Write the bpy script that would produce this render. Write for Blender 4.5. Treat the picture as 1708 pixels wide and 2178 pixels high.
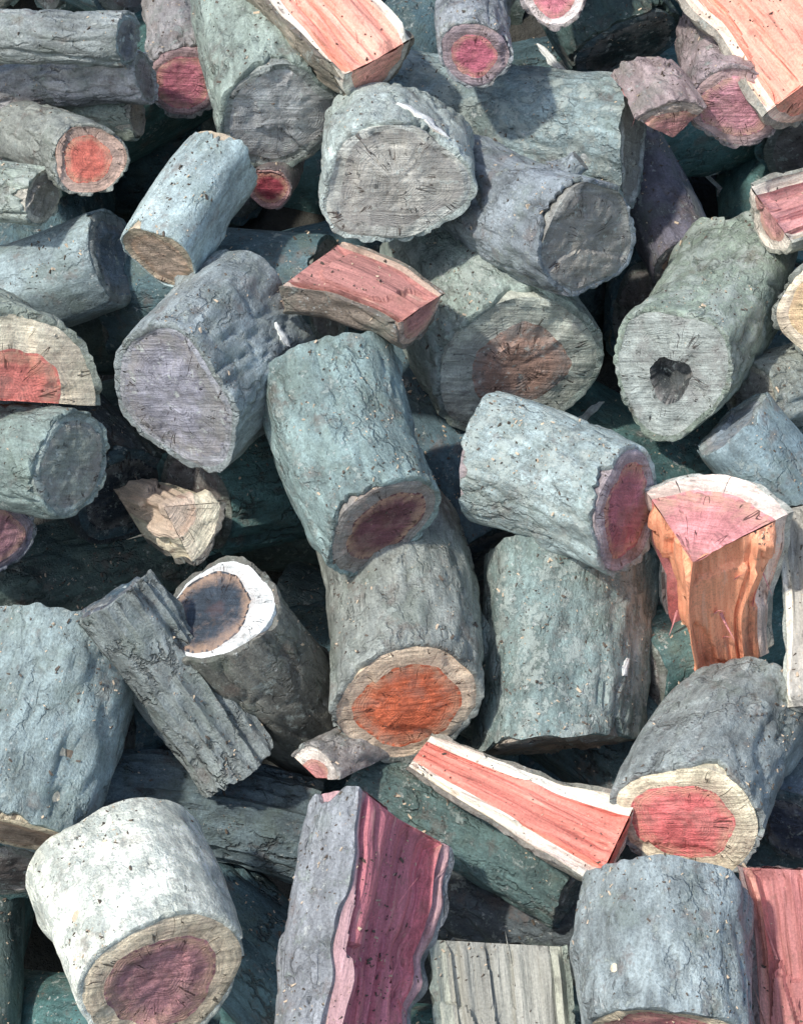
import bpy, bmesh, math, random
import numpy as np
from mathutils import Vector, Matrix

S = bpy.context.scene
for o in list(bpy.data.objects):
    bpy.data.objects.remove(o)
COL = S.collection

# ------------------------------------------------------------------ camera
PITCH = math.radians(30)
DIST = 2.3                      # metres from the lens to the face of the pile
WIDE = 0.80                     # metres of pile across the frame at that distance
PX = 1708.0 / WIDE              # drawing units per metre on the face of the pile
CAM = Vector((0.0, -DIST * math.cos(PITCH), 1.05 + DIST * math.sin(PITCH)))
F = Vector((0, math.cos(PITCH), -math.sin(PITCH)))
X = Vector((1, 0, 0))
U = Vector((0, math.sin(PITCH), math.cos(PITCH)))
cd = bpy.data.cameras.new('camera')
cam = bpy.data.objects.new('camera', cd)
COL.objects.link(cam)
cam.location = CAM
cam.rotation_euler = (math.pi / 2 - PITCH, 0, 0)
cd.sensor_fit = 'HORIZONTAL'
cd.sensor_width = 36.0
cd.lens = 36.0 * DIST / WIDE
cd.clip_start = 0.05
cd.clip_end = 500
S.camera = cam

# ------------------------------------------------------------------ daylight
SUN_TO = Vector((-0.48, -0.46, 0.75)).normalized()
elev = math.asin(SUN_TO.z)
azim = math.atan2(SUN_TO.x, SUN_TO.y)
w = bpy.data.worlds.new('World')
S.world = w
w.use_nodes = True
nt = w.node_tree
sky = nt.nodes.new('ShaderNodeTexSky')
sky.sky_type = 'NISHITA'
sky.sun_disc = False
sky.sun_elevation = elev
sky.sun_rotation = azim
sky.air_density = 1.0
sky.dust_density = 1.5
nt.nodes['Background'].inputs['Strength'].default_value = 0.15
nt.links.new(sky.outputs['Color'], nt.nodes['Background'].inputs['Color'])
sl = bpy.data.lights.new('sun', 'SUN')
sl.energy = 2.45
sl.angle = math.radians(2.5)
sl.color = (1.0, 0.95, 0.87)
sun = bpy.data.objects.new('sun', sl)
COL.objects.link(sun)
sun.rotation_euler = (-SUN_TO).to_track_quat('-Z', 'Y').to_euler()
sun.location = (-3, -2, 6)
S.view_settings.view_transform = 'Standard'
S.view_settings.look = 'None'
S.view_settings.gamma = 1.0
S.view_settings.exposure = 0.46


def srgb(r, g, b, k=1.0):
    def f(c):
        c = c / 255.0
        return (c / 12.92 if c <= 0.04045 else ((c + 0.055) / 1.055) ** 2.4) * k
    return (f(r), f(g), f(b), 1.0)


# ------------------------------------------------------------------ noise
def _hash(ix, iy, iz, seed):
    h = (ix.astype(np.int64) * 374761393 + iy.astype(np.int64) * 668265263
         + iz.astype(np.int64) * 2147483647 + seed * 144665) & 0xFFFFFFFF
    h = ((h ^ (h >> 13)) * 1274126177) & 0xFFFFFFFF
    h = ((h ^ (h >> 16)) * 2246822519) & 0xFFFFFFFF
    return ((h ^ (h >> 15)) & 0xFFFF) / 32767.5 - 1.0


def noise(x, y, z, seed=0):
    x, y, z = np.broadcast_arrays(np.asarray(x, float), np.asarray(y, float), np.asarray(z, float))
    fx, fy, fz = np.floor(x), np.floor(y), np.floor(z)
    tx, ty, tz = x - fx, y - fy, z - fz
    tx = tx * tx * (3 - 2 * tx); ty = ty * ty * (3 - 2 * ty); tz = tz * tz * (3 - 2 * tz)
    ix, iy, iz = fx.astype(int), fy.astype(int), fz.astype(int)
    def c(a, b, d):
        return _hash(ix + a, iy + b, iz + d, seed)
    def lerp(a, b, t):
        return a + (b - a) * t
    return lerp(lerp(lerp(c(0,0,0), c(1,0,0), tx), lerp(c(0,1,0), c(1,1,0), tx), ty),
                lerp(lerp(c(0,0,1), c(1,0,1), tx), lerp(c(0,1,1), c(1,1,1), tx), ty), tz)


def fbm(x, y, z, seed=0, octaves=3):
    s, a, t = 0.0, 1.0, 0.0
    for k in range(octaves):
        s = s + a * noise(x * 2**k, y * 2**k, z * 2**k, seed + 17 * k)
        t += a
        a *= 0.5
    return s / t


# ------------------------------------------------------------------ materials
class NB:
    """Small helper to write node trees."""
    def __init__(self, name):
        self.m = bpy.data.materials.new(name)
        self.m.use_nodes = True
        self.t = self.m.node_tree
        self.b = self.t.nodes['Principled BSDF']

    def n(self, kind, **kw):
        nd = self.t.nodes.new('ShaderNode' + kind)
        for k, v in kw.items():
            setattr(nd, k, v)
        return nd

    def put(self, sock, v):
        if isinstance(v, bpy.types.NodeSocket):
            self.t.links.new(v, sock)
        else:
            sock.default_value = v

    def math(self, op, a, b=0.0, c=0.0, clamp=False):
        nd = self.n('Math', operation=op, use_clamp=clamp)
        for s, v in zip(nd.inputs, (a, b, c)):
            self.put(s, v)
        return nd.outputs[0]

    def ramp(self, v, lo, hi, a=0.0, b=1.0):
        nd = self.n('MapRange', interpolation_type='SMOOTHSTEP')
        for i, x in enumerate((v, lo, hi, a, b)):
            self.put(nd.inputs[i], x)
        return nd.outputs[0]

    def mix(self, f, a, b, mode='MIX'):
        nd = self.n('Mix', data_type='RGBA', blend_type=mode)
        self.put(nd.inputs[0], f)
        self.put(nd.inputs[6], a)
        self.put(nd.inputs[7], b)
        return nd.outputs[2]

    def scale(self, col, f):
        nd = self.n('VectorMath', operation='SCALE')
        self.put(nd.inputs[0], col)
        self.put(nd.inputs['Scale'], f)
        return nd.outputs[0]

    def coords(self, sx, sy, sz):
        tc = self.n('TexCoord')
        oi = self.n('ObjectInfo')
        off = self.math('MULTIPLY', oi.outputs['Random'], 37.0)
        cmb = self.n('CombineXYZ')
        for i in range(3):
            self.put(cmb.inputs[i], off)
        mp = self.n('VectorMath', operation='MULTIPLY')
        self.put(mp.inputs[0], tc.outputs['Object'])
        mp.inputs[1].default_value = (sx, sy, sz)
        ad = self.n('VectorMath', operation='ADD')
        self.put(ad.inputs[0], mp.outputs[0])
        self.put(ad.inputs[1], cmb.outputs[0])
        return ad.outputs[0]

    def tex(self, vec, scale, detail=4.0, rough=0.55, dist=0.0):
        nd = self.n('TexNoise')
        self.put(nd.inputs['Vector'], vec)
        nd.inputs['Scale'].default_value = scale
        nd.inputs['Detail'].default_value = detail
        nd.inputs['Roughness'].default_value = rough
        nd.inputs['Distortion'].default_value = dist
        return nd

    def bump(self, h, strength, dist):
        nd = self.n('Bump')
        nd.inputs['Strength'].default_value = strength
        nd.inputs['Distance'].default_value = dist
        self.put(nd.inputs['Height'], h)
        self.put(self.b.inputs['Normal'], nd.outputs[0])


def bark_material(name, ridge=1.0, lichen=0.56, spots=0.5, cracked=0.29):
    k = NB(name)
    base = k.n('ObjectInfo').outputs['Color']
    iso = k.coords(1, 1, 1)
    lon = k.coords(1, 1, 0.3)
    big = k.tex(iso, 17, 4, 0.65).outputs['Fac']
    mid = k.tex(lon, 85, 6, 0.7, 0.3).outputs['Fac']
    fine = k.tex(iso, 380, 4, 0.75).outputs['Fac']
    hgt = k.n('Attribute', attribute_name='height').outputs['Fac']
    v = k.math('MULTIPLY_ADD', k.ramp(big, 0.3, 0.7), 0.55, 0.74)
    v = k.math('MULTIPLY', v, k.math('MULTIPLY_ADD', k.ramp(mid, 0.25, 0.75), 0.75, 0.62))
    v = k.math('MULTIPLY', v, k.math('MULTIPLY_ADD', k.ramp(fine, 0.2, 0.8), 0.8, 0.60))
    c = k.scale(base, v)
    # older grey, algae-green and rusty brown areas of the same bark
    gn = k.ramp(k.tex(iso, 22, 4, 0.65).outputs['Fac'], 0.50, 0.66)
    c = k.mix(k.math('MULTIPLY', gn, 0.32), c, k.scale(srgb(128, 142, 122), v) if False else srgb(118, 132, 116))
    br = k.ramp(k.tex(iso, 29, 6, 0.72).outputs['Fac'], 0.54, 0.66)
    c = k.mix(k.math('MULTIPLY', br, 0.45), c, srgb(124, 106, 96))
    # crustose lichen in ragged blots
    l1 = k.ramp(k.tex(iso, 46, 7, 0.78).outputs['Fac'], lichen, lichen + 0.06)
    c = k.mix(k.math('MULTIPLY', l1, 0.6), c, srgb(182, 192, 184))
    l2 = k.math('MULTIPLY', k.ramp(k.tex(iso, 170, 3, 0.7).outputs['Fac'], 0.60, 0.66),
                k.ramp(k.tex(iso, 38, 3).outputs['Fac'], spots - 0.02, spots + 0.10))
    c = k.mix(k.math('MULTIPLY', l2, 0.65), c, srgb(208, 212, 206))
    # cracks between the plates, long along the stem
    wv = k.n('VectorMath', operation='ADD')
    wn = k.n('VectorMath', operation='SCALE')
    k.put(wn.inputs[0], k.tex(iso, 60, 3, 0.6).outputs['Color'])
    wn.inputs['Scale'].default_value = 0.018
    k.put(wv.inputs[0], k.coords(1, 1, 0.42))
    k.put(wv.inputs[1], wn.outputs[0])
    vc = k.n('TexVoronoi', feature='DISTANCE_TO_EDGE')
    k.put(vc.inputs['Vector'], wv.outputs[0])
    vc.inputs['Scale'].default_value = 62
    crack = k.math('MULTIPLY', k.ramp(vc.outputs['Distance'], 0.01, 0.11, 1.0, 0.0),
                   k.ramp(k.tex(iso, 21, 3, 0.6).outputs['Fac'], 0.44, 0.62))
    c = k.mix(k.math('MULTIPLY', crack, cracked), c, srgb(56, 56, 52))
    pore = k.math('MULTIPLY', k.ramp(k.tex(k.coords(1, 1, .5), 150, 2, 0.6).outputs['Fac'], 0.34, 0.28),
                  k.ramp(k.tex(iso, 44, 2).outputs['Fac'], 0.48, 0.58))
    c = k.mix(k.math('MULTIPLY', pore, 0.6), c, srgb(54, 58, 56))
    crk = k.ramp(hgt, 0.12, 0.42, 1.0, 0.0)
    c = k.mix(k.math('MULTIPLY', crk, cracked * 1.0), c, srgb(60, 60, 56))
    k.put(k.b.inputs['Base Color'], c)
    k.put(k.b.inputs['Roughness'], k.ramp(mid, 0.3, 0.7, 0.66, 0.32))
    k.b.inputs['Specular IOR Level'].default_value = 0.5
    h = k.math('ADD', mid, k.math('MULTIPLY', fine, 0.6))
    h = k.math('SUBTRACT', h, k.math('MULTIPLY', crack, 0.25 + 1.1 * cracked))
    h = k.math('SUBTRACT', h, k.math('MULTIPLY', pore, 0.4))
    h = k.math('ADD', h, k.math('MULTIPLY', l1, 0.18))
    k.bump(h, 0.9, 0.0042 * ridge)
    return k.m


def end_material(name, grey=False):
    """Cross-cut wood: growth rings, rays, drying checks, saw marks."""
    k = NB(name)
    base = k.n('ObjectInfo').outputs['Color']
    iso = k.coords(1, 1, 1)
    rad = k.n('Attribute', attribute_name='rad').outputs['Fac']
    ang = k.n('Attribute', attribute_name='ang').outputs['Fac']
    edge = k.n('Attribute', attribute_name='edge').outputs['Fac']
    wob = k.tex(iso, 30, 3, 0.6).outputs['Fac']
    rr = k.math('MULTIPLY_ADD', wob, 0.16, rad)
    warp = k.math('MULTIPLY_ADD', k.math('SINE', k.math('MULTIPLY', rr, 17.0)), 0.035, rr)
    ring = k.math('MULTIPLY', k.math('SINE', k.math('MULTIPLY', warp, 120.0)), k.ramp(k.tex(iso, 33, 3, 0.6).outputs['Fac'], 0.30, 0.60))
    fine = k.tex(iso, 560, 3, 0.75).outputs['Fac']
    blot = k.tex(iso, 30, 5, 0.68).outputs['Fac']
    # saw marks: shallow parallel scores across the end
    saw = k.tex(k.coords(0.9, 0.05, 0.3), 300, 3, 0.6, 0.2).outputs['Fac']
    ray = k.n('CombineXYZ')
    k.put(ray.inputs[0], k.math('MULTIPLY', ang, 14.0))
    k.put(ray.inputs[1], k.math('MULTIPLY', rad, 1.2))
    k.put(ray.inputs[2], k.math('MULTIPLY', k.n('ObjectInfo').outputs['Random'], 50.0))
    rays = k.tex(ray.outputs[0], 1.6, 3, 0.6).outputs['Fac']
    v = k.math('MULTIPLY_ADD', ring, 0.03 if grey else 0.11, 1.0)
    v = k.math('MULTIPLY', v, k.math('MULTIPLY_ADD', k.ramp(fine, 0.2, 0.8), 0.5, 0.75))
    v = k.math('MULTIPLY', v, k.math('MULTIPLY_ADD', k.ramp(blot, 0.25, 0.75), 0.70, 0.65))
    v = k.math('MULTIPLY', v, k.math('MULTIPLY_ADD', k.ramp(saw, 0.3, 0.7), 0.40, 0.80))
    v = k.math('MULTIPLY', v, k.math('MULTIPLY_ADD', k.ramp(rays, 0.3, 0.7), 0.22, 0.89))
    c = k.scale(base, v)
    # the colour of the heart bleeds into the sapwood and the other way round
    e = k.math('ADD', edge, k.math('MULTIPLY', k.math('SUBTRACT', k.tex(iso, 75, 4, 0.7).outputs['Fac'], 0.5), 0.7))
    c = k.mix(k.math('MULTIPLY', k.ramp(e, 0.62, 1.04), 0.60), c, srgb(160, 156, 150) if grey else srgb(214, 178, 148))
    c = k.mix(k.math('MULTIPLY', k.ramp(e, 0.30, 0.05), 0.22), c, srgb(128, 88, 78) if not grey else srgb(96, 92, 90))
    # greying and dirt of the weathered surface
    wth = k.ramp(k.tex(iso, 24, 6, 0.72).outputs['Fac'], 0.48, 0.62)
    c = k.mix(k.math('MULTIPLY', wth, 0.6 if grey else 0.30), c, srgb(146, 146, 142) if grey else srgb(176, 152, 138))
    dirt = k.ramp(k.tex(iso, 64, 6, 0.75).outputs['Fac'], 0.56, 0.68)
    c = k.mix(k.math('MULTIPLY', dirt, 0.42), c, srgb(92, 80, 74))
    if grey:
        c = k.mix(k.math('MULTIPLY', k.ramp(k.tex(iso, 105, 4, 0.75).outputs['Fac'], 0.57, 0.66), 0.65), c, srgb(196, 204, 196))
        c = k.mix(k.math('MULTIPLY', k.ramp(k.tex(iso, 80, 4, 0.75).outputs['Fac'], 0.40, 0.32), 0.75), c, srgb(66, 70, 68))
    # drying checks: thin dark radial cracks
    cv = k.n('CombineXYZ')
    k.put(cv.inputs[0], k.math('MULTIPLY', ang, 2.2))
    k.put(cv.inputs[1], k.math('MULTIPLY_ADD', k.n('ObjectInfo').outputs['Random'], 40.0, k.math('MULTIPLY', rad, 0.5)))
    cn = k.tex(cv.outputs[0], 2.0, 2, 0.5).outputs['Fac']
    line = k.ramp(k.math('ABSOLUTE', k.math('SUBTRACT', cn, 0.5)), 0.0, 0.012, 1.0, 0.0)
    chk = k.math('MULTIPLY', line, k.ramp(rad, 0.08, 0.35))
    chk = k.math('MULTIPLY', chk, k.ramp(k.tex(iso, 45, 1).outputs['Fac'], 0.52, 0.58))
    c = k.mix(k.math('MULTIPLY', chk, 0.75), c, srgb(66, 46, 40))
    k.put(k.b.inputs['Base Color'], c)
    k.b.inputs['Roughness'].default_value = 0.72
    k.b.inputs['Specular IOR Level'].default_value = 0.3
    h = k.math('ADD', k.math('MULTIPLY', ring, 0.06), k.math('MULTIPLY', saw, 0.8))
    h = k.math('ADD', h, k.math('MULTIPLY', fine, 0.5))
    h = k.math('ADD', h, k.math('MULTIPLY', blot, 0.5))
    h = k.math('SUBTRACT', h, k.math('MULTIPLY', chk, 1.5))
    k.bump(h, 0.8, 0.003)
    return k.m


def split_material(name, grey=False):
    """Wood torn along the grain by the axe: long fibres and splinters."""
    k = NB(name)
    base = k.n('ObjectInfo').outputs['Color']
    fib = k.tex(k.coords(1, 1, 0.045), 210, 4, 0.65, 0.3).outputs['Fac']
    wide = k.tex(k.coords(1, 1, 0.07), 52, 3, 0.6, 0.4).outputs['Fac']
    iso = k.coords(1, 1, 1)
    fine = k.tex(iso, 420, 2, 0.7).outputs['Fac']
    v = k.math('MULTIPLY_ADD', fib, 1.1, 0.45)
    v = k.math('MULTIPLY', v, k.math('MULTIPLY_ADD', wide, 1.2, 0.40))
    v = k.math('MULTIPLY', v, k.math('MULTIPLY_ADD', k.ramp(fine, 0.2, 0.8), 0.4, 0.8))
    c = k.scale(base, v)
    dk = k.ramp(k.tex(k.coords(1, 1, 0.035), 85, 3, 0.6).outputs['Fac'], 0.62, 0.70)
    dirt = k.ramp(k.tex(iso, 40, 6, 0.75).outputs['Fac'], 0.54, 0.68)
    c = k.mix(k.math('MULTIPLY', dirt, 0.52), c, srgb(132, 104, 92) if not grey else srgb(96, 94, 88))
    c = k.mix(k.math('MULTIPLY', dk, 0.6), c, srgb(110, 66, 58) if not grey else srgb(88, 88, 84))
    lt = k.ramp(k.tex(k.coords(1, 1, 0.04), 120, 3, 0.6).outputs['Fac'], 0.60, 0.68)
    c = k.mix(k.math('MULTIPLY', lt, 0.35), c, srgb(236, 200, 176) if not grey else srgb(184, 184, 172))
    k.put(k.b.inputs['Base Color'], c)
    k.b.inputs['Roughness'].default_value = 0.66
    k.b.inputs['Specular IOR Level'].default_value = 0.35
    h = k.math('ADD', k.math('MULTIPLY', fib, 1.0), k.math('MULTIPLY', wide, 1.2))
    h = k.math('ADD', h, k.math('MULTIPLY', fine, 0.25))
    k.bump(h, 0.8, 0.0035)
    return k.m


BARK = {'plain': bark_material('bark'),
        'ridged': bark_material('ridged_bark', 1.4, 0.62, 0.58, 0.62),
        'lichen': bark_material('lichen_bark', 0.9, 0.48, 0.42, 0.30),
        'smooth': bark_material('smooth_bark', 0.5, 0.58, 0.54, 0.20),
        'pale': bark_material('pale_bark', 0.8, 0.50, 0.46, 0.12)}
END = {False: end_material('cut_wood'), True: end_material('weathered_cut_wood', True)}
SPLIT = {False: split_material('split_wood'), True: split_material('weathered_split_wood', True)}


# ------------------------------------------------------------------ mesh building
class Acc:
    def __init__(self):
        self.v, self.f, self.mi, self.at = [], [], [], {}
        self.n = 0

    def grid(self, P, mat=0, closed=False, flip=False, **attrs):
        a, b = P.shape[:2]
        idx = np.arange(a * b).reshape(a, b) + self.n
        nxt = np.roll(idx, -1, axis=1) if closed else None
        if closed:
            q = np.stack([idx[:-1], nxt[:-1], nxt[1:], idx[1:]], -1).reshape(-1, 4)
        else:
            q = np.stack([idx[:-1, :-1], idx[:-1, 1:], idx[1:, 1:], idx[1:, :-1]], -1).reshape(-1, 4)
        if flip:
            q = q[:, ::-1]
        self.v.append(P.reshape(-1, 3))
        self.f.append(q)
        self.mi.append(np.full(len(q), mat))
        for key in ('rad', 'ang', 'height', 'edge'):
            val = attrs.get(key, 0.0)
            self.at.setdefault(key, []).append(np.broadcast_to(np.asarray(val, float), (a, b)).reshape(-1))
        self.n += a * b

    def build(self, name, mats, parent=None, color=None):
        V = np.concatenate(self.v).astype(np.float32)
        Q = np.concatenate(self.f).astype(np.int32)
        me = bpy.data.meshes.new(name)
        me.vertices.add(len(V)); me.vertices.foreach_set('co', V.ravel())
        me.loops.add(Q.size); me.loops.foreach_set('vertex_index', Q.ravel())
        me.polygons.add(len(Q))
        me.polygons.foreach_set('loop_start', np.arange(0, Q.size, 4, dtype=np.int32))
        me.polygons.foreach_set('loop_total', np.full(len(Q), 4, dtype=np.int32))
        me.polygons.foreach_set('use_smooth', np.ones(len(Q), dtype=bool))
        for m in mats:
            me.materials.append(m)
        me.polygons.foreach_set('material_index', np.concatenate(self.mi).astype(np.int32))
        for key, lst in self.at.items():
            at = me.attributes.new(key, 'FLOAT', 'POINT')
            at.data.foreach_set('value', np.concatenate(lst).astype(np.float32))
        me.update()
        bm = bmesh.new()
        bm.from_mesh(me)
        bmesh.ops.remove_doubles(bm, verts=bm.verts, dist=2e-6)
        bm.to_mesh(me)
        bm.free()
        me.validate()
        me.set_sharp_from_angle(angle=math.radians(48))
        o = bpy.data.objects.new(name, me)
        COL.objects.link(o)
        if parent:
            o.parent = parent
        if color:
            o.color = color
        return o


def build_log(name, R, L, span, seed, barkc, heartc, sapc, kind='plain', grey=False,
              heart=0.78, thick=0.07, detail=1.0, facec=None, lobe=None, stub=False, jag=1.0,
              taper=None, wide=None, ecc=None, hollow=0.0):
    """One log lying along local +Z from its cut end at z=0; local +X points to the middle of its bark."""
    rng = random.Random(seed)
    full = span >= 359
    nth = max(14, int(120 * detail * min(span, 360) / 360))
    nz = max(18, int(74 * detail * max(0.6, L / 0.3)))
    half = math.radians(min(span, 360)) / 2
    th0 = np.linspace(-half, half, nth, endpoint=not full)
    z = np.linspace(0, L, nz)
    TH, Z = np.meshgrid(th0, z)
    if not full:
        # the axe never runs quite straight
        e0 = jag * (0.12 * noise(z * 9, 1, 0, seed + 61) + 0.05 * noise(z * 40, 1, 0, seed + 62))
        e1 = jag * (0.12 * noise(z * 9, 2, 0, seed + 63) + 0.05 * noise(z * 40, 2, 0, seed + 64))
        t = (TH + half) / (2 * half)
        TH = TH + e0[:, None] * (1 - t) + e1[:, None] * t
    ct, st = np.cos(TH), np.sin(TH)
    bx, by = rng.uniform(-.011, .011) * L / .25, rng.uniform(-.011, .011) * L / .25
    tap = rng.uniform(-0.05, 0.09) if taper is None else taper
    lob = rng.uniform(.015, .075) if lobe is None else lobe
    p2, p3, p5 = rng.uniform(0, 6.3), rng.uniform(0, 6.3), rng.uniform(0, 6.3)
    p2 = p2 if wide is None else wide
    ec, ea = (rng.uniform(.01, .06), rng.uniform(0, 6.3)) if ecc is None else ecc

    def Rw(TH, Z):
        c, s_ = np.cos(TH), np.sin(TH)
        r = 1 + 0.06 * noise(c * 1.1 + 5, s_ * 1.1, Z * 4, seed) + 0.035 * noise(c * 2.6, s_ * 2.6, Z * 11, seed + 3)
        r = r + lob * (0.8 * np.cos(2 * (TH - p2)) + 0.6 * np.cos(3 * (TH - p3) + Z * 4) + 0.35 * np.cos(5 * (TH - p5)))
        if not full:
            r = r + 0.05 * noise(0, 0, Z * 26, seed + 77)
        return R * (1 - thick) * r * (1 + tap * (Z / max(L, .01) - .3))
    RW = Rw(TH, Z)
    # relief of the bark
    if kind == 'ridged':
        a = noise(ct * R * 95 + noise(ct * 4, st * 4, Z * 9, seed) * .6, st * R * 95, Z * 6, seed + 7)
        rel = 1 - np.abs(a) * 1.7
        rel = rel * 0.7 + 0.3 * fbm(ct * R * 160, st * R * 160, Z * 70, seed + 9)
        amp = 0.0085
    elif kind in ('smooth', 'pale'):
        rel = fbm(ct * R * 45, st * R * 45, Z * 34, seed + 7, 4)
        amp = 0.0022
    else:
        a = fbm(ct * R * 62, st * R * 62, Z * 36, seed + 7, 4)
        w1 = noise(ct * R * 40, st * R * 40, Z * 40, seed + 4) * 0.5
        b = np.abs(noise(ct * R * 78 + w1, st * R * 78 + w1, Z * 26 + w1, seed + 5))
        rel = 0.7 * a + 0.9 * np.clip(b * 3.0, 0, 1) - 0.5
        amp = 0.0038
    knob = 0
    for q in range(rng.choice((1, 1, 2, 3))):
        kz, kt = rng.uniform(.15, .85) * L, rng.uniform(-half, half)
        dth = np.angle(np.exp(1j * (TH - kt)))
        d2 = ((dth * R) ** 2 + (Z - kz) ** 2)
        wd = rng.uniform(.010, .020)
        knob = knob + rng.choice((-.5, .8, 1)) * 0.010 * np.exp(-d2 / wd ** 2) * (R / .075) - 0.006 * np.exp(-d2 / (wd * .4) ** 2)
    hgt = np.clip(rel * 0.5 + 0.5, 0, 1)
    RO = RW + R * thick + amp * rel + knob
    t0x, t0y = rng.uniform(-.16, .16), rng.uniform(-.16, .16)
    t1x, t1y = rng.uniform(-.16, .16), rng.uniform(-.16, .16)

    def endz(x, y, far):
        return (L + t1x * x + t1y * y) if far else (t0x * x + t0y * y)

    def pos(r, TH, Z):
        x = r * np.cos(TH); y = r * np.sin(TH)
        b = (Z / L * 2 - 1) ** 2 - 1
        lo = endz(x, y, False); hi = endz(x, y, True)
        zz = lo + (hi - lo) * (Z / L)
        return np.stack([x + bx * b, y + by * b, zz], -1)
    bark = Acc()
    P = pos(RO, TH, Z)
    grids = []
    for row, far, sg in ((0, False, 1.0), (nz - 1, True, -1.0)):
        tr = TH[row]
        rag = 0.0022 * noise(np.cos(tr) * 9, np.sin(tr) * 9, row, seed + 21) - 0.0004
        # places where the bark has broken away from the rim
        nt_ = np.clip(noise(np.cos(tr) * 1.9, np.sin(tr) * 1.9, row + 7.5, seed + 23) - 0.22, 0, .4) / .4
        nt_ = nt_ * (0.6 + 0.4 * noise(np.cos(tr) * 14, np.sin(tr) * 14, row, seed + 24))
        back = np.clip(nt_, 0, 1) * min(0.022, L * .12)
        rng_z = np.clip(1 - np.abs(Z - z[row]) / (0.30 * L), 0, 1)
        P[:, :, 2] += sg * (back + rag)[None, :] * rng_z
        P[row, :, :2] *= 0.992
        inn = pos(RW[row] * 0.985, tr, Z[row])
        inn[:, 2] += sg * back
        mid = (inn + P[row]) / 2
        mid[:, 2] -= sg * 0.0010
        mid[:, :2] *= (1 + 0.008 * noise(np.cos(tr) * 30, np.sin(tr) * 30, row, seed + 25))[:, None]
        grids.append((row, far, mid, inn))
    bark.grid(P, 0, closed=full, height=hgt)
    for row, far, mid, inn in grids:
        bark.grid(np.stack([P[row], mid, inn]), 0, closed=full, flip=not far, height=np.array([[.6], [.3], [.25]]))
    if not full:
        for col, fl in ((0, False), (nth - 1, True)):
            inn = pos(RW[:, col] * 0.985, TH[:, col], Z[:, col])
            inn[0], inn[-1] = grids[0][3][col], grids[1][3][col]
            bark.grid(np.stack([inn, P[:, col]]), 0, flip=fl, height=.3)
    hw, sw, fw = Acc(), Acc(), Acc()
    calm = 1.0 if full else np.clip((half - np.abs(th0)) * 4, 0, 1)
    hf = heart + calm * (0.05 * noise(np.cos(th0) * 1.6 + 9, np.sin(th0) * 1.6, 3, seed + 31) + 0.018 * noise(np.cos(th0) * 6, np.sin(th0) * 6, 3, seed + 32) - ec * np.cos(th0 - ea))
    hf = np.clip(hf, 0.2, 0.97)

    def cap(acc, r0, r1, n, far, sap):
        k = np.linspace(0, 1, n)[:, None]
        rr = r0[None] + (r1 - r0)[None] * k
        row = nz - 1 if far else 0
        TT = np.broadcast_to(TH[row], rr.shape)
        Pp = pos(rr * RW[row][None], TT, np.broadcast_to(Z[row], rr.shape))
        rel = (0.0032 if grey else 0.0017) * fbm(Pp[..., 0] * 50, Pp[..., 1] * 50, far * 3.0, seed + 41) \
            + 0.0016 * np.sign(noise(Pp[..., 0] * 18, Pp[..., 1] * 18, far * 5.0, seed + 44) - .25)
        rel = rel * np.clip((1.0 - rr) * 12, 0, 1) + 0.0007 * noise(Pp[..., 0] * 210, Pp[..., 1] * 210, 0, seed + 42)
        Pp[..., 2] += rel
        if hollow and not far and not sap:
            q = rr / hf[None]
            Pp[..., 2] += hollow * (1 - q ** 5) * (1 + .25 * noise(Pp[..., 0] * 60, Pp[..., 1] * 60, 0, seed + 46))
        ed = np.broadcast_to(k * 0.45 + 0.02 if sap else rr / hf[None], rr.shape)
        acc.grid(Pp, 0, closed=full, flip=not far, rad=rr, ang=TT, edge=ed)
        return Pp
    one, zero = np.full(nth, 1.0), np.zeros(nth)
    hcap = [cap(hw, zero + 0.004, hf, 14, far, False) for far in (False, True)]
    scap = [cap(sw, hf, one, 6, far, True) for far in (False, True)]
    step = np.unique(np.concatenate([np.arange(0, nz, 4), [nz - 1]]))
    for acc, cp, k in ((hw, hcap, heart - .06), (sw, scap, 0.97)):
        T = pos(RW[step] * k, TH[step], Z[step])
        T[0], T[-1] = cp[0][-1], cp[1][-1]
        acc.grid(T, 0, closed=full, rad=k, edge=.5)
    if not full:
        for col, sgn in ((0, -1.0), (nth - 1, 1.0)):
            def face(acc, r0, r1, n, caps):
                k = np.linspace(0, 1, n)[None, :]
                rr = np.broadcast_to(r0 + (r1 - r0) * k, (nz, n))
                ZZ = np.broadcast_to(z[:, None], (nz, n))
                AA = np.broadcast_to(TH[:, col][:, None], (nz, n))
                Pp = pos(rr * RW[:, col][:, None], AA, ZZ)
                s_ = rr * R * sgn
                rip = 0.0050 * noise(s_ * 60, 0, ZZ * 5, seed + 51) + 0.0030 * noise(s_ * 170, 3, ZZ * 8, seed + 52) \
                    + 0.011 * noise(s_ * 15, 7, ZZ * 7, seed + 53) \
                    + 0.0036 * np.sign(noise(s_ * 38, 2, ZZ * 4, seed + 54)) + 0.003 * np.sign(noise(s_ * 20, 9, ZZ * 13, seed + 55) - .2)
                fade = np.clip((1 - rr) * 9, 0, 1) * np.clip(ZZ / .010, 0.05, 1) * np.clip((L - ZZ) / .010, 0.05, 1) * np.clip(rr * 7, 0, 1)
                nrm = np.stack([-np.sin(AA), np.cos(AA), np.zeros_like(AA)], -1) * sgn
                Pp = Pp + nrm * (rip * fade * min(1.0, R / .05))[..., None]
                Pp[0, -1], Pp[-1, -1] = caps[0][-1, col], caps[1][-1, col]
                acc.grid(Pp, 1, flip=(sgn < 0) ^ True, rad=rr)
            face(fw, 0.0, heart, 34, hcap)
            face(sw, heart, 1.0, 9, scap)
    root = bpy.data.objects.new(name, None)
    COL.objects.link(root)
    root.empty_display_size = 0.05
    bark.build('bark', [BARK[kind]], root, barkc)
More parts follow.
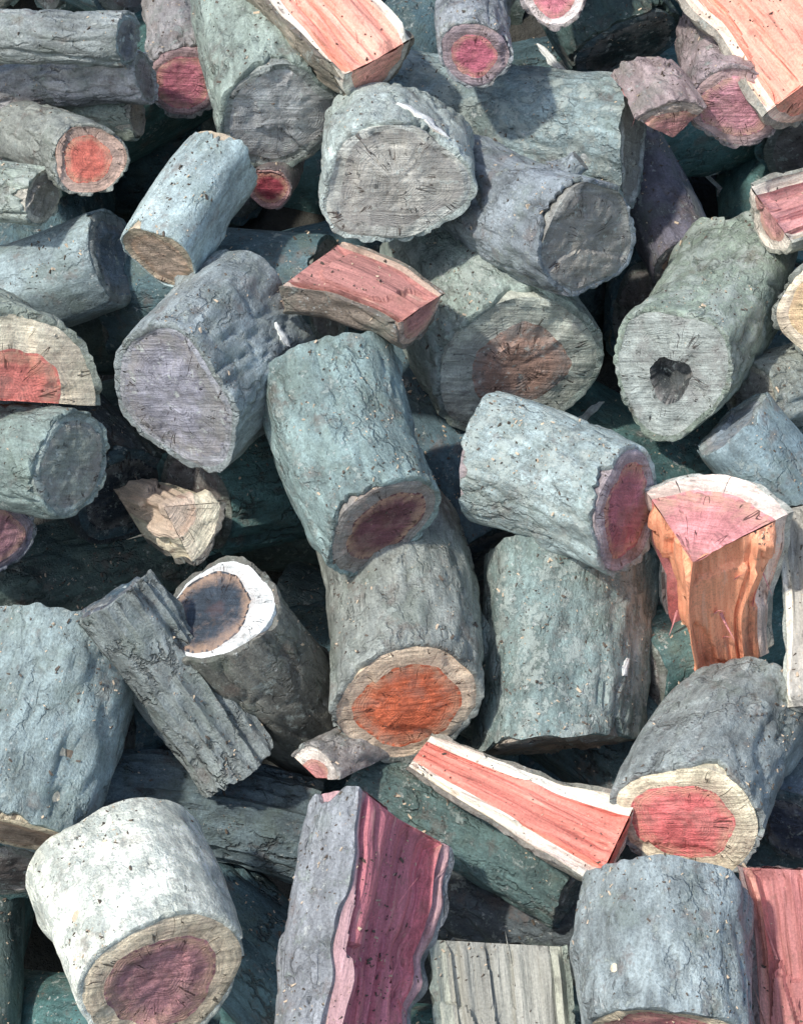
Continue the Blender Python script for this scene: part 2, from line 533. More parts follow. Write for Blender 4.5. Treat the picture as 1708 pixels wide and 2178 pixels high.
    hw.build('heartwood', [END[grey], SPLIT[grey]], root, heartc)
    sw.build('sapwood', [END[grey], SPLIT[grey]], root, sapc)
    if not full:
        fw.build('split_face', [END[grey], SPLIT[grey]], root, facec or heartc)
    if not full and R > .042:
        # fibres torn up from the split face
        for q in range(6):
            col, sgn = rng.choice(((0, -1.0), (nth - 1, 1.0)))
            zi = rng.randrange(4, nz - 4)
            a = TH[zi, col]
            rr = rng.uniform(.1, .93) * RW[zi, col]
            ln, wd = rng.uniform(.018, .05) * min(1, L / .15), rng.uniform(.0010, .0024)
            up = rng.choice((-1, 1))
            c0 = pos(np.array([rr]), np.array([a]), np.array([z[zi]]))[0]
            nr = np.array([-math.sin(a), math.cos(a), 0]) * sgn
            ra = np.array([math.cos(a), math.sin(a), 0])
            hh = np.linspace(0, 1, 7)
            ctr = c0 + np.outer(hh * ln * up, [0, 0, 1]) + np.outer(-.004 + .010 * hh + .012 * hh ** 2 * rng.uniform(.1, 1), nr) + np.outer(hh * ln * rng.uniform(-.15, .15), ra)
            w_ = wd * (1.02 - hh)[:, None]
            ring = np.stack([ctr + ra * w_, ctr + nr * w_ * .6, ctr - ra * w_, ctr - nr * w_ * .6], 1)
            sp = Acc()
            sp.grid(ring, 0, closed=True, rad=.5)
            sp.build('splinter', [SPLIT[grey]], root, heartc if rr < heart * RW[zi, col] else sapc)
    if stub:
        # what is left of a side branch, sawn off short
        kt, kz = stub
        c = pos(np.array([R * .9]), np.array([kt]), np.array([kz * L]))[0]
        out = np.array([math.cos(kt), math.sin(kt), -.45]); out /= np.linalg.norm(out)
        e1 = np.cross(out, [0, 0, 1.0]); e1 /= np.linalg.norm(e1)
        e2 = np.cross(out, e1)
        n1, n2 = 28, 12
        A = np.linspace(0, 2 * math.pi, n1, endpoint=False)
        H = np.linspace(0, 1, n2)[:, None]
        r = R * (0.20 + 0.16 * (1 - H) ** 3) * (1 + .12 * noise(np.cos(A) * 3, np.sin(A) * 3, H * 4, seed + 91))
        Q = c + out * (H * R * .42)[..., None] + (np.cos(A) * r)[..., None] * e1 + (np.sin(A) * r)[..., None] * e2
        sb = Acc()
        sb.grid(Q, 0, closed=True, height=.55)
        so = sb.build('branch_stub', [BARK[kind]], root, barkc)
        k = np.linspace(1, 0.02, 7)[:, None]
        C = c + out * (R * .42) + ((np.cos(A) * r[-1] * k)[..., None] * e1 + (np.sin(A) * r[-1] * k)[..., None] * e2)
        cb = Acc()
        cb.grid(C, 0, closed=True, rad=np.broadcast_to(k, C.shape[:2]), ang=np.broadcast_to(A, C.shape[:2]), edge=np.broadcast_to(k * .7, C.shape[:2]))
        cb.build('cut_end', [END[grey]], so, sapc)
    return root


# ------------------------------------------------------------------ placing logs on the face of the heap
def slope(y):
    return 0.27 * (1089 - y) / PX


def point(x, y, dz):
    d = DIST + dz
    k = d / DIST
    return CAM + F * d + X * ((x - 854) / PX * k) + U * ((1089 - y) / PX * k)


def axis_of(phi, theta):
    p, t = math.radians(phi), math.radians(theta)
    return (X * math.cos(p) + U * math.sin(p)) * math.sin(t) + F * math.cos(t)


placed = []          # (samples along the axis, radius)


def samples(P, a, L, R, span, bdir):
    cut = min(0.45 * R, 0.3 * L)
    off = Vector((0, 0, 0))
    r = R
    if span < 300:
        off = bdir * (R * 0.42)
        r = R * 0.58
    return np.array([P + off + a * (cut + (L - 2 * cut) * t / 11) for t in range(12)]), r


def settle(x, y, phi, theta, Rpx, L, span, b, d0, tol=0.86, most=0.5):
    a = axis_of(phi, theta)
    bd = X * b[0] + U * b[1] - F * b[2]
    bd = (bd - a * bd.dot(a)).normalized()
    dz = slope(y) + d0
    start = dz
    while True:
        R = Rpx / PX * (DIST + dz) / DIST
        P = point(x, y, dz)
        pts, r = samples(P, a, L, R, span, bd)
        bad = False
        for q, rq in placed:
            D = pts[:, None] - q[None]
            if (np.sqrt((D ** 2).sum(-1)).min()) < tol * (r + rq):
                bad = True
                break
        if not bad or dz - start > most:
            break
        dz += 0.006
    placed.append((pts, r))
    M = Matrix((bd, a.cross(bd), a)).transposed().to_4x4()
    M.translation = P
    return M, R, dz - start


# colours of the things; DARK and DKEND also carry shade
GREY = srgb(146, 156, 154); TEAL = srgb(132, 154, 154); BLUE = srgb(134, 152, 166); LAV = srgb(152, 150, 156)
PALE = srgb(166, 182, 184); WHITE = srgb(232, 230, 222); DARK = srgb(84, 104, 110); NAVY = srgb(66, 88, 106)
BROWN = srgb(122, 112, 104); GREEN = srgb(128, 146, 136); PURPLE = srgb(104, 98, 114)
SALMON = srgb(226, 142, 124); ORANGE = srgb(208, 116, 84); PINK = srgb(208, 132, 136); MAUVE = srgb(168, 110, 118)
MAG = srgb(168, 96, 116); CREAM = srgb(232, 216, 186); IVORY = srgb(238, 232, 216); TAN = srgb(176, 156, 138)
WGREY = srgb(156, 156, 152); WBROWN = srgb(150, 124, 112); WLAV = srgb(152, 152, 162); MARO = srgb(112, 74, 80)
WTEAL = srgb(138, 150, 146); BRIGHT = srgb(246, 168, 146); DKEND = srgb(92, 98, 106)

R_, H_, Q_ = 'round', 'half', 'quarter'
# x, y: cut end (or the pith of it) on the face; phi: where the log runs; theta: how far it turns from the line of sight
LOGS = [
 # x, y, phi, theta, radius, length, span, bark side, depth, bark, heart, sap, kind, grey, heart share, label
 (345,2085,125,36,188,.178,360,(0,1,0),-.10, srgb(246,243,228),srgb(178,130,132),CREAM,'pale',0,.71,'white-barked round log with a broad mauve cut end, bottom left corner'),
 (1425,2214,88,57,184,.138,360,(0,1,0),-.09, srgb(146,156,160),PINK,CREAM,'plain',0,.80,'thick blue-grey log at the bottom edge showing only the top of its pink end'),
 (745,2350,80,70,188,.26,185,(-.70,.1,-.55),-.10, srgb(150,150,158),srgb(200,124,132),srgb(186,150,152),'plain',0,.86,'split log at the bottom centre with a magenta grooved face'),
 (845,388,95,30,150,.12,360,(0,1,0),-.05, srgb(186,196,192),srgb(184,182,172),srgb(206,208,198),'lichen',1,.84,'pale speckled log with whitish weathered end, topped by a white streak'),
 (1250,508,146,38,134,.2,360,(0,1,0),-.05, srgb(146,154,164),srgb(150,146,136),srgb(150,150,144),'plain',1,.86,'round log with a plain grey-brown weathered end above a dark gap, upper right of centre'),
 (1095,780,112,36,190,.25,360,(0,1,0),-.05, srgb(160,174,166),srgb(170,138,122),srgb(198,202,188),'lichen',1,.60,'round log with a brown weathered heart in a wide lichen-grey ring'),
 (892,655,156,72,86,.125,180,(.2,-.80,-.55),-.06, srgb(140,120,106),srgb(184,130,122),srgb(200,176,158),'plain',0,.84,'short half log with a dusty pink split face under the pale speckled log'),
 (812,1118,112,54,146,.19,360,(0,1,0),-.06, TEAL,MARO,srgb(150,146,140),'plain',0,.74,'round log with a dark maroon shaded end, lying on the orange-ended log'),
 (868,1495,99,45,166,.27,360,(0,1,0),-.03, srgb(150,152,146),srgb(222,120,84),srgb(228,206,178),'plain',0,.76,'round log in the centre with a bright orange cut end and cream rim'),
 (248,1256,-57,68,104,.225,190,(-.55,.1,.85),-.05, srgb(150,156,156),srgb(74,92,102),DKEND,'ridged',1,.8,'dark log with ridged bark sloping beside the slate end with white crescent'),  # shade on the split face put into its dark wood colours
 (10,1768,76,64,180,.20,360,(0,1,0),-.03, srgb(144,160,162),TAN,CREAM,'plain',0,.8,'broad blue-grey barked log at the left edge, its pale end turned down'),
 (466,1298,-52,42,136,.24,360,(0,1,0),-.03, srgb(120,116,108),srgb(62,72,82),srgb(240,244,240),'plain',0,.80,'round log with a dark slate end and a painted sunlit crescent in its sapwood'),  # sunlit rim put into the sapwood, shade into the dark heart
 (800,125,130,64,112,.2,180,(-.3,-.35,-.85),-.04, srgb(146,130,112),srgb(242,172,152),IVORY,'plain',0,.76,'half log with a light salmon split face at the top, left of the dark gap'),
 (1010,112,82,32,80,.2,360,(0,1,0),-.05, srgb(150,152,158),srgb(196,112,128),srgb(166,150,154),'plain',0,.68,'small round log with a raspberry pink end at the top centre'),
 (1474,1196,-78,43,244,.19,84,(.40,.48,-.77),-.09, srgb(206,200,192),srgb(222,150,150),srgb(246,226,212),'smooth',0,.86,'upright wedge with a pink end above a glowing salmon split face'),
 (1312,1792,157,68,92,.215,180,(.15,-.62,-.77),-.05, srgb(150,138,126),srgb(232,142,126),IVORY,'plain',0,.62,'long half log below the centre, salmon split face edged in white'),
 (1466,1745,48,38,152,.19,360,(0,1,0),-.05, srgb(152,158,158),srgb(226,124,122),srgb(236,226,196),'plain',0,.72,'round log with a bright pink and cream end, above the thick blue-grey log'),
 (1332,1085,158,61,136,.165,360,(0,1,0),-.05, PALE,MAUVE,srgb(168,158,160),'lichen',0,.80,'pale grey log turned right, showing a narrow oval mauve end'),
 (1188,1585,86,74,182,.205,360,(0,1,0),-.03, srgb(132,152,150),TAN,srgb(160,150,136),'lichen',1,.8,'stout green-grey upright log right of the orange-ended log'),
 (374,842,50,40,168,.16,360,(0,1,0),-.05, srgb(152,160,164),WLAV,srgb(166,168,174),'plain',1,.88,'large log with a lavender-grey weathered end, left of centre'),
 (1428,790,52,38,150,.25,360,(0,1,0),-.03, srgb(150,164,148),srgb(72,76,76),srgb(168,176,170),'lichen',1,.36,'mossy log with a cracked slate-grey end, near the right edge'),
 (8,852,160,32,205,.24,180,(0,1,0),-.07, srgb(170,176,160),srgb(216,128,116),srgb(240,228,200),'plain',0,.60,'half log at the left edge, flat side down, with salmon end and cream rim'),
 (150,985,172,52,112,.22,360,(0,1,0),-.04, srgb(140,158,154),srgb(150,158,148),srgb(152,166,160),'plain',1,.85,'green-grey log under the flat-bottomed half log at the left edge'),
 (348,1078,165,22,138,.2,66,(.86,-.5,0),-.03, BROWN,srgb(206,186,166),srgb(222,212,186),'plain',0,.55,'cream wedge of split wood poking out of a dark hollow on the left'),
 (340,545,62,60,98,.14,360,(0,1,0),-.04, srgb(166,182,184),TAN,srgb(190,176,152),'smooth',0,.8,'short pale blue log with a tan end, upper left'),
 (190,338,150,34,78,.2,360,(0,1,0),-.04, srgb(150,150,142),srgb(216,120,104),srgb(196,168,152),'plain',0,.70,'thin log with a small bright orange end near the upper left edge'),
 (590,245,104,42,138,.22,360,(0,1,0),-.03, srgb(150,162,152),srgb(184,186,184),srgb(150,156,150),'plain',1,.85,'broad grey-green weathered log end, top left of centre'),
 (392,170,100,38,82,.2,360,(0,1,0),-.03, srgb(160,150,150),srgb(190,116,128),srgb(176,150,150),'plain',0,.78,'thin log with a rosy end beside the grey-green log end at top'),
 (1178,-12,70,36,72,.2,360,(0,1,0),-.03, srgb(176,160,160),srgb(226,140,152),srgb(240,228,222),'plain',0,.7,'pink log end cut off by the top edge'),
 (1775,130,124,62,185,.26,185,(.25,-.1,-.92),-.07, srgb(190,176,160),BRIGHT,srgb(252,226,206),'plain',0,.86,'big half log with a glowing salmon split face in the top right corner'),
 (1565,225,86,34,98,.2,360,(0,1,0),-.03, srgb(172,148,152),srgb(190,136,146),srgb(176,152,152),'plain',0,.78,'round log with a dull rose end below the glowing top right split log'),
 (1430,290,110,44,98,.085,100,(-.25,.9,.1),-.01, srgb(172,146,146),srgb(186,132,130),srgb(172,160,150),'plain',0,.8,'small pink-grey wedge left of the dull rose log end'),
 (1640,455,22,66,92,.2,185,(-.1,-.5,-.8),-.02, srgb(176,170,156),srgb(206,150,146),srgb(226,216,200),'plain',0,.7,'half log with a faded pink and cream face at the upper right edge'),
 (1462,560,114,66,82,.16,360,(0,1,0),-.01, PURPLE,srgb(96,80,92),srgb(150,150,150),'smooth',0,.8,'slim purple-brown log slanting up left of the faded pink half log'),
 (1345,305,168,68,135,.27,360,(0,1,0),-.03, srgb(140,158,162),WGREY,srgb(176,180,178),'lichen',1,.82,'blue-grey log lying across the top behind the small raspberry-ended log'),
 (1770,668,30,42,128,.22,360,(0,1,0),-.04, srgb(158,158,150),srgb(240,214,170),srgb(246,232,206),'plain',0,.8,'log at the right edge with a pale yellow end'),
 (1600,850,12,60,92,.2,360,(0,1,0),-.01, srgb(166,168,158),WGREY,srgb(176,174,160),'lichen',1,.8,'light grey log under the pale yellow end at the right edge'),
 (1556,905,-46,74,92,.2,360,(0,1,0),.0, srgb(130,150,158),srgb(130,142,150),GREY,'smooth',1,.8,'slate blue log behind the upright salmon wedge'),
 (1745,1500,92,76,82,.2,200,(.5,0,-.6),-.01, srgb(170,172,164),srgb(180,176,166),IVORY,'plain',1,.8,'pale grey upright log cut off by the right edge'),
 (1715,2345,92,74,112,.21,185,(.4,-.1,-.85),-.05, srgb(150,122,118),srgb(190,128,124),srgb(214,160,148),'plain',0,.8,'reddish split log standing in the bottom right corner'),
 (1100,2370,96,74,150,.155,185,(-.1,0,-.95),-.02, srgb(150,158,146),srgb(166,166,156),srgb(180,182,166),'plain',1,.8,'grey weathered split log at the bottom, between the magenta and the blue-grey logs'),
 (135,1702,-9,80,98,.25,360,(0,1,0),-.01, srgb(108,126,134),srgb(120,124,124),GREY,'ridged',1,.8,'dark grey log lying level above the white-barked log'),
 (672,1655,20,40,78,.14,150,(.1,.9,.2),.0, srgb(160,150,146),srgb(200,140,136),srgb(232,222,210),'plain',0,.62,'small pinkish stub wedged under the orange-ended log'),
 (-8,1145,150,36,84,.2,360,(0,1,0),-.03, srgb(120,124,138),srgb(168,122,132),srgb(140,134,144),'plain',0,.82,'mauve log end at the left edge beside the dark hollow'),
 (1042,1175,119,74,112,.24,360,(0,1,0),.0, srgb(66,96,108),srgb(70,84,96),DARK,'smooth',1,.8,'dark navy log in the shade between the maroon end and the mauve oval end'),  # shade between the logs put into its dark colours
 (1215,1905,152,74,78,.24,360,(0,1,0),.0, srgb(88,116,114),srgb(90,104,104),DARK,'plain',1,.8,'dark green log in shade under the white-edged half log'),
 (1260,1985,172,70,100,.2,360,(0,1,0),.02, srgb(84,92,98),srgb(84,80,88),DARK,'plain',1,.8,'dark log in shade above the grey weathered split log'),  # dark colours carry the shade of this gap
 (240,545,196,72,104,.22,360,(0,1,0),-.01, srgb(140,156,162),srgb(120,134,146),GREY,'smooth',1,.8,'smooth blue-grey log under the small bright orange end'),
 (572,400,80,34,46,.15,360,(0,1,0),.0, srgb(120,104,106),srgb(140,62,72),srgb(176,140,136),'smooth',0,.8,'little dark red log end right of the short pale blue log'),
 (310,165,184,76,56,.2,360,(0,1,0),.0, srgb(174,166,168),srgb(150,142,142),srgb(150,152,146),'plain',1,.8,'thin mauve-grey log lying level at the upper left edge'),
 (290,248,178,76,46,.2,360,(0,1,0),-.01, srgb(170,178,164),srgb(176,172,156),srgb(200,196,180),'plain',1,.8,'thin pale greenish log lying level above the small bright orange end'),
 (270,82,176,76,58,.2,360,(0,1,0),.01, srgb(146,150,150),srgb(110,112,118),GREY,'plain',1,.8,'thin dark grey log lying level near the top left corner'),
 (90,420,170,66,60,.16,360,(0,1,0),.0, srgb(164,172,160),srgb(150,146,136),srgb(190,186,172),'lichen',1,.8,'pale green-grey stick at the left edge under the small bright orange end'),
 (560,78,40,56,92,.2,360,(0,1,0),.01, srgb(146,164,170),srgb(138,154,158),srgb(160,172,172),'plain',1,.85,'light blue-grey log end near the top, left of the light salmon half log'),
 (1512,0,80,40,56,.18,360,(0,1,0),.0, srgb(150,166,152),srgb(196,214,196),srgb(230,232,214),'lichen',1,.8,'small pale green log end at the top edge beside the glowing split log'),
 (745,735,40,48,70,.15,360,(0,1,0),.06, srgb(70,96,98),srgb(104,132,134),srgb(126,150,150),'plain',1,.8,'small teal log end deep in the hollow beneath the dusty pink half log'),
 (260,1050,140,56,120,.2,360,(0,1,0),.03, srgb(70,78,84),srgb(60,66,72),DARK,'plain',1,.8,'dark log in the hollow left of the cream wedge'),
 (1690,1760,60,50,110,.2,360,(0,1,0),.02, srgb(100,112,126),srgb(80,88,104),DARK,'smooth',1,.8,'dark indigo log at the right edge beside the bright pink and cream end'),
 (1335,95,112,62,128,.26,360,(0,1,0),.05, srgb(64,88,84),srgb(58,74,74),DARK,'plain',1,.8,'dark green log in the shaded gap at the top edge, right of the pink end'),  # gap shade put into the dark green bark
 (-40,1268,14,72,120,.24,360,(0,1,0),.03, srgb(74,98,94),srgb(80,90,90),DARK,'plain',1,.8,'dark green log in the shade at the left edge, above the broad blue-grey barked log'),  # dark green bark carries the shade at this edge
]
GROUP = 'firewood logs tipped in a heap'
count = 0
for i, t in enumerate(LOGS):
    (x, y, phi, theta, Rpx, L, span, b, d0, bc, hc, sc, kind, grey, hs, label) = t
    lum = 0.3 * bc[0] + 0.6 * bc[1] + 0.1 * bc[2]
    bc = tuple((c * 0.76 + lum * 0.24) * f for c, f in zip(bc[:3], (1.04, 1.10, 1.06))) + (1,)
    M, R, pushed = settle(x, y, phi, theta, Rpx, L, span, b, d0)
    nm = 'firewood_log' if span >= 359 else 'split_log'
    extra = {}
    if 'upright wedge' in label:
        extra['facec'] = srgb(255, 178, 140)  # face colour brightened so the split looks sunlit
    for frag, st_ in (('stout green-grey', (-1.2, .55)), ('brown weathered heart', (.9, .35)), 
                      ('plain grey-brown', (.5, .5)), ('broad blue-grey barked', (-.9, .4))):
        if frag in label:
            extra['stub'] = st_
    for frag, lb in (('brown weathered heart', .02), ('lavender-grey', .12), ('stout green-grey', .10), ('broad blue-grey', .10), ('slate-grey end', .12), ('whitish weathered', .09)):
        if frag in label:
            extra['lobe'] = lb
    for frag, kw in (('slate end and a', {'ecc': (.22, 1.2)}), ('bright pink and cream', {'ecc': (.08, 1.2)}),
                     ('mossy log with', {'hollow': .022, 'ecc': (.15, 0.3)}), ('salmon split face edged', {'taper': -.75, 'jag': 2.2}),
                     ('upright wedge', {'taper': -.35}), ('whitish weathered', {'lobe': .13, 'wide': 1.57}),
                     ('maroon shaded', {'taper': .22, 'ecc': (.08, 4.7)}), ('dusty pink', {'taper': .35})):
        if frag in label:
            extra.update(kw)
    if 'magenta' in label:
        extra['jag'] = 1.5
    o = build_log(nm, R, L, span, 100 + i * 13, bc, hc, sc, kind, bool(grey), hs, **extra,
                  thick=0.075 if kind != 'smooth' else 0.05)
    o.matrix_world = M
    o['label'] = label
    o['category'] = 'log'
    o['group'] = GROUP
    if pushed > 0.12:
        print('PUSHED', round(pushed, 3), label)

# ------------------------------------------------------------------ logs deeper in the heap, seen in the gaps
rng = random.Random(8)
deep = []
for lay, dd in ((0, 0.10), (1, 0.24), (2, 0.36)):
    for gy in range(7):
        for gx in range(6):
            x = -120 + 385 * gx + (190 if (gy + lay) % 2 else 0) + rng.uniform(-70, 70)
            y = -80 + 380 * gy + rng.uniform(-60, 60)
            phi = rng.choice((90, 100, 75, 150, 30, 8, 172)) + rng.uniform(-12, 12)
            th = rng.uniform(48, 72)
            Rpx = rng.uniform(105, 150)
            L = rng.uniform(.24, .3)
            c = rng.choice((srgb(88, 124, 122), srgb(80, 116, 114), srgb(98, 116, 112), srgb(84, 110, 116)))  # teal of the shaded gaps put into the bark colour
            kind = rng.choice(('plain', 'smooth', 'ridged'))
            M, R, pushed = settle(x, y, phi, th, Rpx, L, 360, (0, 1, 0), dd, tol=0.80, most=0.22)
            if pushed > 0.21:
                placed.pop()
                continue
            o = build_log('firewood_log', R, L, 360, 3000 + len(deep) * 7, c, srgb(112, 104, 100), srgb(120, 124, 116),
                          kind, True, .8, detail=0.5)
            o.matrix_world = M
            deep.append((o, kind))

# ------------------------------------------------------------------ ground: flat yard, then the bank the logs lie on
k = NB('soil')
iso = k.n('TexCoord').outputs['Object']
n1 = k.tex(iso, 5, 6, 0.65).outputs['Fac']
n2 = k.tex(iso, 60, 4, 0.7).outputs['Fac']
cc = k.mix(n1, (0.030, 0.036, 0.034, 1), (0.075, 0.070, 0.058, 1))
k.put(k.b.inputs['Base Color'], k.scale(cc, k.math('MULTIPLY_ADD', n2, 0.9, 0.5)))
k.b.inputs['Roughness'].default_value = 0.95
k.bump(k.math('ADD', n1, k.math('MULTIPLY', n2, 0.4)), 0.8, 0.03)
toe = point(854, 2178 + 260, slope(2438) + 0.55)
ys = np.concatenate([np.linspace(-60, toe.y - 2, 14), np.linspace(toe.y - 1.9, toe.y + 3, 90), np.linspace(toe.y + 3.2, 90, 14)])
xs = np.concatenate([np.linspace(-70, -2.6, 10), np.linspace(-2.4, 2.4, 90), np.linspace(2.6, 70, 10)])
XX, YY = np.meshgrid(xs, ys)
rise = np.clip((YY - toe.y) * 1.05, 0, 1.7)
ZZ = toe.z + rise + 0.025 * fbm(XX * 4, YY * 4, 0, 5, 4) * np.clip(6 - np.abs(XX), 0, 1)
g = Acc()
g.grid(np.stack([XX, YY, ZZ], -1), 0)
go = g.build('ground', [k.m])
go['kind'] = 'structure'

# ------------------------------------------------------------------ which of the deep logs show; name them by what they lie behind
ANCHORS = [
 (345,2085,'white-barked log'), (1425,2000,'thick blue-grey log'), (790,2000,'magenta split log'), (795,1118,'maroon-ended log'),
 (868,1495,'orange-ended centre log'), (110,1530,'broad blue-grey log at the left edge'), (330,1440,'ridged split log'), (540,1300,'painted sunlit crescent'),
 (1560,1200,'upright salmon wedge'), (1120,1740,'white-edged salmon half log'), (1452,1745,'pink and cream end'), (1200,1020,'mauve oval end'),
 (1188,1400,'stout green-grey upright log'), (1250,508,'plain grey-brown end'), (832,392,'pale speckled log'), (1112,785,'brown-hearted end'),
 (374,842,'lavender-grey end'), (1428,790,'mossy cracked log'), (60,760,'flat-bottomed half log'), (120,985,'green-grey log at left'),
 (400,1110,'cream wedge'), (770,580,'dusty pink half log'), (380,450,'short pale blue log'), (190,338,'small bright orange end'),
 (590,245,'grey-green weathered end'), (392,170,'rosy end'), (1010,112,'raspberry pink end'), (740,70,'light salmon half log'),
 (1178,10,'pink end at the top edge'), (1640,80,'glowing top right half log'), (1565,225,'dull rose end'), (1432,260,'pink-grey wedge'),
 (1620,430,'faded pink half log'), (1425,450,'purple-brown log'), (1200,240,'blue-grey log across the top'), (1690,660,'pale yellow end'),
 (1620,950,'slate blue log'), (1690,1350,'pale upright log at right'), (1670,2020,'reddish split log'), (1110,2090,'grey weathered split log'),
 (380,1740,'level dark grey log'), (690,1645,'pinkish stub'), (20,1140,'mauve left end'), (960,1010,'navy log'), (100,520,'smooth blue-grey log'),
]
dg = bpy.context.evaluated_depsgraph_get()
seen = {}
NX, NY = 200, 256


def look(x, y):
    d = (point(x, y, 0) - CAM).normalized()
    return S.ray_cast(dg, CAM, d)


for jy in range(NY):
    for jx in range(NX):
        x, y = (jx + .5) * 1708 / NX, (jy + .5) * 2178 / NY
        ok, hit, nrm, fi, ob, mw = look(x, y)
        if ok and ob.parent:
            e = seen.setdefault(ob.parent.name, [0, 0.0, 0.0])
            e[0] += 1; e[1] += x; e[2] += y
used = set()
order = sorted(deep, key=lambda t: -seen.get(t[0].name, [0])[0])
for o, kind in order:
    e = seen.get(o.name)
    if not e or e[0] < 5:
        for ch in list(o.children):
            bpy.data.objects.remove(ch)
        bpy.data.objects.remove(o)
        continue
    x, y = e[1] / e[0], e[2] / e[0]
    look_ = {'plain': 'rough-barked', 'smooth': 'smooth-barked', 'ridged': 'ridged'}[kind]
    for ax, ay, sh in sorted(ANCHORS, key=lambda a: (a[0] - x) ** 2 + (a[1] - y) ** 2):
        dx, dy = x - ax, y - ay
        side = ('right of' if dx > 0 else 'left of') if abs(dx) > abs(dy) else ('below' if dy > 0 else 'above')
        lab = 'dark %s log in the shaded gap %s the %s' % (look_, side, sh)
        key = (side, sh)
        if key not in used:
            used.add(key)
            break
    o['label'] = lab
    o['category'] = 'log'
    o['group'] = 'shaded logs deep inside the heap'

# ------------------------------------------------------------------ pale flakes on the logs, several added as sun glints and lit rims
flake_mat = split_material('flake_wood')


def flake(x, y, length, width, turn, seed, color, label, thick=0.0022):
    """A thin pale flake or painted glint laid on whatever log is under that spot, bent to its surface."""
    rg = random.Random(seed)
    ok, hit, nrm, fi, ob, mw = look(x, y)
    if not ok or ob.name == 'ground':
        return
    nrm = nrm.normalized()
    if nrm.dot(CAM - hit) < 0:
        nrm = -nrm
    # its own long axis lies in the surface
    t = X * math.cos(math.radians(turn)) + U * math.sin(math.radians(turn))
    t = (t - nrm * t.dot(nrm)).normalized()
    b = nrm.cross(t)
    n, m = 11, 5
    top, bot = [], []
    for i in range(n):
        u = i / (n - 1) * 2 - 1
        wd = width * (1 - abs(u) ** 2.2) ** 0.8 * rg.uniform(.75, 1.15) + 0.0008
        sh = rg.uniform(-.12, .12) * width
        for j in range(m):
            v = j / (m - 1) * 2 - 1
            p = hit + t * (u * length / 2) + b * (v * wd / 2 + sh)
            o2 = p + nrm * 0.03
            ok2, h2, n2, f2, ob2, mw2 = S.ray_cast(dg, o2, -nrm, distance=0.05)
            base = h2 if ok2 else p
            edge = (1 - abs(v)) * 0.5 + 0.5
            top.append(base + nrm * (thick * edge * rg.uniform(.8, 1.25) + 0.0007))
            bot.append(base - nrm * 0.0006)
    V = [(p - hit) for p in top + bot]
    N = n * m
    Fs = []
    for i in range(n - 1):
        for j in range(m - 1):
            a, b_, c_, d_ = i * m + j, i * m + j + 1, (i + 1) * m + j + 1, (i + 1) * m + j
            Fs.append((a, b_, c_, d_))
            Fs.append((N + d_, N + c_, N + b_, N + a))
    rim = [j for j in range(m)] + [i * m + m - 1 for i in range(1, n)] + [(n - 1) * m + j for j in range(m - 2, -1, -1)] + [i * m for i in range(n - 2, 0, -1)]
    for a, b_ in zip(rim, rim[1:] + rim[:1]):
        Fs.append((b_, a, N + a, N + b_))
    # local frame: Z along the grain of the flake
    rot = Matrix((nrm, b, t)).transposed()
    inv = rot.inverted()
    me = bpy.data.meshes.new('wood_flake')
    me.from_pydata([tuple(inv @ v) for v in V], [], Fs)
    me.update()
    bm = bmesh.new()
    bm.from_mesh(me)
    bmesh.ops.recalc_face_normals(bm, faces=bm.faces)
    bm.to_mesh(me)
    bm.free()
    me.polygons.foreach_set('use_smooth', [True] * len(me.polygons))
    me.set_sharp_from_angle(angle=math.radians(45))
    me.materials.append(flake_mat)
    o = bpy.data.objects.new('wood_flake', me)
    COL.objects.link(o)
    M = rot.to_4x4()
    M.translation = hit
    o.matrix_world = M
    o.color = color
    o['label'] = label
    o['category'] = 'wood flake'
    o['group'] = 'pale flakes lying on the logs'


WH = srgb(232, 234, 228)
for i, (x, y, ln, wd, tn, lab) in enumerate([
    (905, 250, .075, .020, -30, 'long white flake added as a highlight along the rim of the pale speckled log'),
    (1180, 135, .085, .016, -38, 'white sliver lying on the blue-grey log across the top'),
    (600, 712, .034, .015, -50, 'white flake added as a glint on the bark of the lavender-ended log'),
    (1330, 1420, .026, .016, 40, 'white flake added as a glint on the right side of the stout green-grey upright log'),
    (1250, 880, .060, .014, 48, 'white splinter added as a lit rim between the brown-hearted end and the mossy log'),
    (1540, 385, .045, .018, 40, 'cream flake on the faded pink half log'),
]):
    flake(x, y, ln * .85, wd * .62, tn, 900 + i, WH, lab)
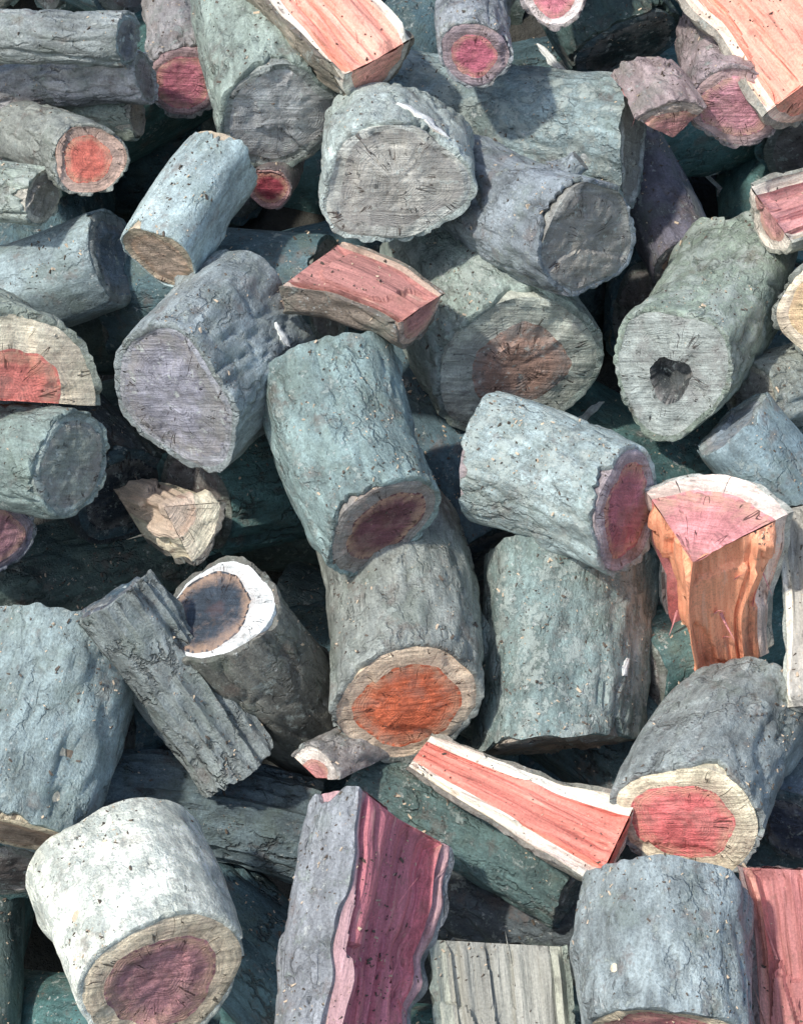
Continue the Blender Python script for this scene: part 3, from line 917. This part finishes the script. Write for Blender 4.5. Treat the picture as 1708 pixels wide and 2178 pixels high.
# ------------------------------------------------------------------ bark crumbs and sawdust caught on the logs
rg = random.Random(77)
CV, CF, CM = [], [], []
tries = 0
while len(CM) < 4200 * 6 and tries < 20000:
    tries += 1
    x, y = rg.uniform(-60, 1768), rg.uniform(-60, 2240)
    ok, hit, nrm, fi, ob, mw = look(x, y)
    if not ok or nrm.normalized().z < 0.35 or ob.name == 'ground':
        continue
    if fbm(hit.x * 14, hit.y * 14, hit.z * 14, 3) < rg.uniform(-.3, .25):
        continue
    sz = .0017 if rg.random() < .03 else rg.choice((.0004, .0005, .0006, .0006, .0008, .0008, .0012))
    mm = rg.choice((0, 0, 1))
    ax = Vector((rg.uniform(-1, 1), rg.uniform(-1, 1), rg.uniform(-1, 1))).normalized()
    bx_ = ax.orthogonal().normalized()
    cx_ = ax.cross(bx_)
    n0 = len(CV)
    for sx in (-1, 1):
        for sy in (-1, 1):
            for sz_ in (-1, 1):
                p = hit + nrm * sz * .3 + ax * sx * sz * rg.uniform(.8, 2.2) + bx_ * sy * sz * rg.uniform(.4, .9) + cx_ * sz_ * sz * rg.uniform(.25, .5)
                CV.append(tuple(p))
    for f in ((0, 1, 3, 2), (4, 6, 7, 5), (0, 4, 5, 1), (2, 3, 7, 6), (0, 2, 6, 4), (1, 5, 7, 3)):
        CF.append(tuple(n0 + q for q in f))
        CM.append(mm)
me = bpy.data.meshes.new('bark_crumbs')
me.from_pydata(CV, [], CF)
for nm, col in (('crumb_bark', srgb(96, 86, 76)), ('crumb_wood', srgb(206, 186, 160))):
    k = NB(nm)
    k.put(k.b.inputs['Base Color'], k.scale(col[:3], k.math('MULTIPLY_ADD', k.tex(k.coords(1, 1, 1), 400, 2).outputs['Fac'], 1.0, 0.5)))
    k.b.inputs['Roughness'].default_value = 0.9
    me.materials.append(k.m)
me.polygons.foreach_set('material_index', CM)
cr = bpy.data.objects.new('bark_crumbs', me)
COL.objects.link(cr)
cr['kind'] = 'stuff'
cr['label'] = 'crumbs of bark and sawdust caught on the logs'
for o in bpy.data.objects:
    if 'label' in o and len(o['label'].split()) > 16:
        print('LONG', len(o['label'].split()), o['label'])
print('LOGS', len(LOGS), 'DEEP SEEN', len(used))
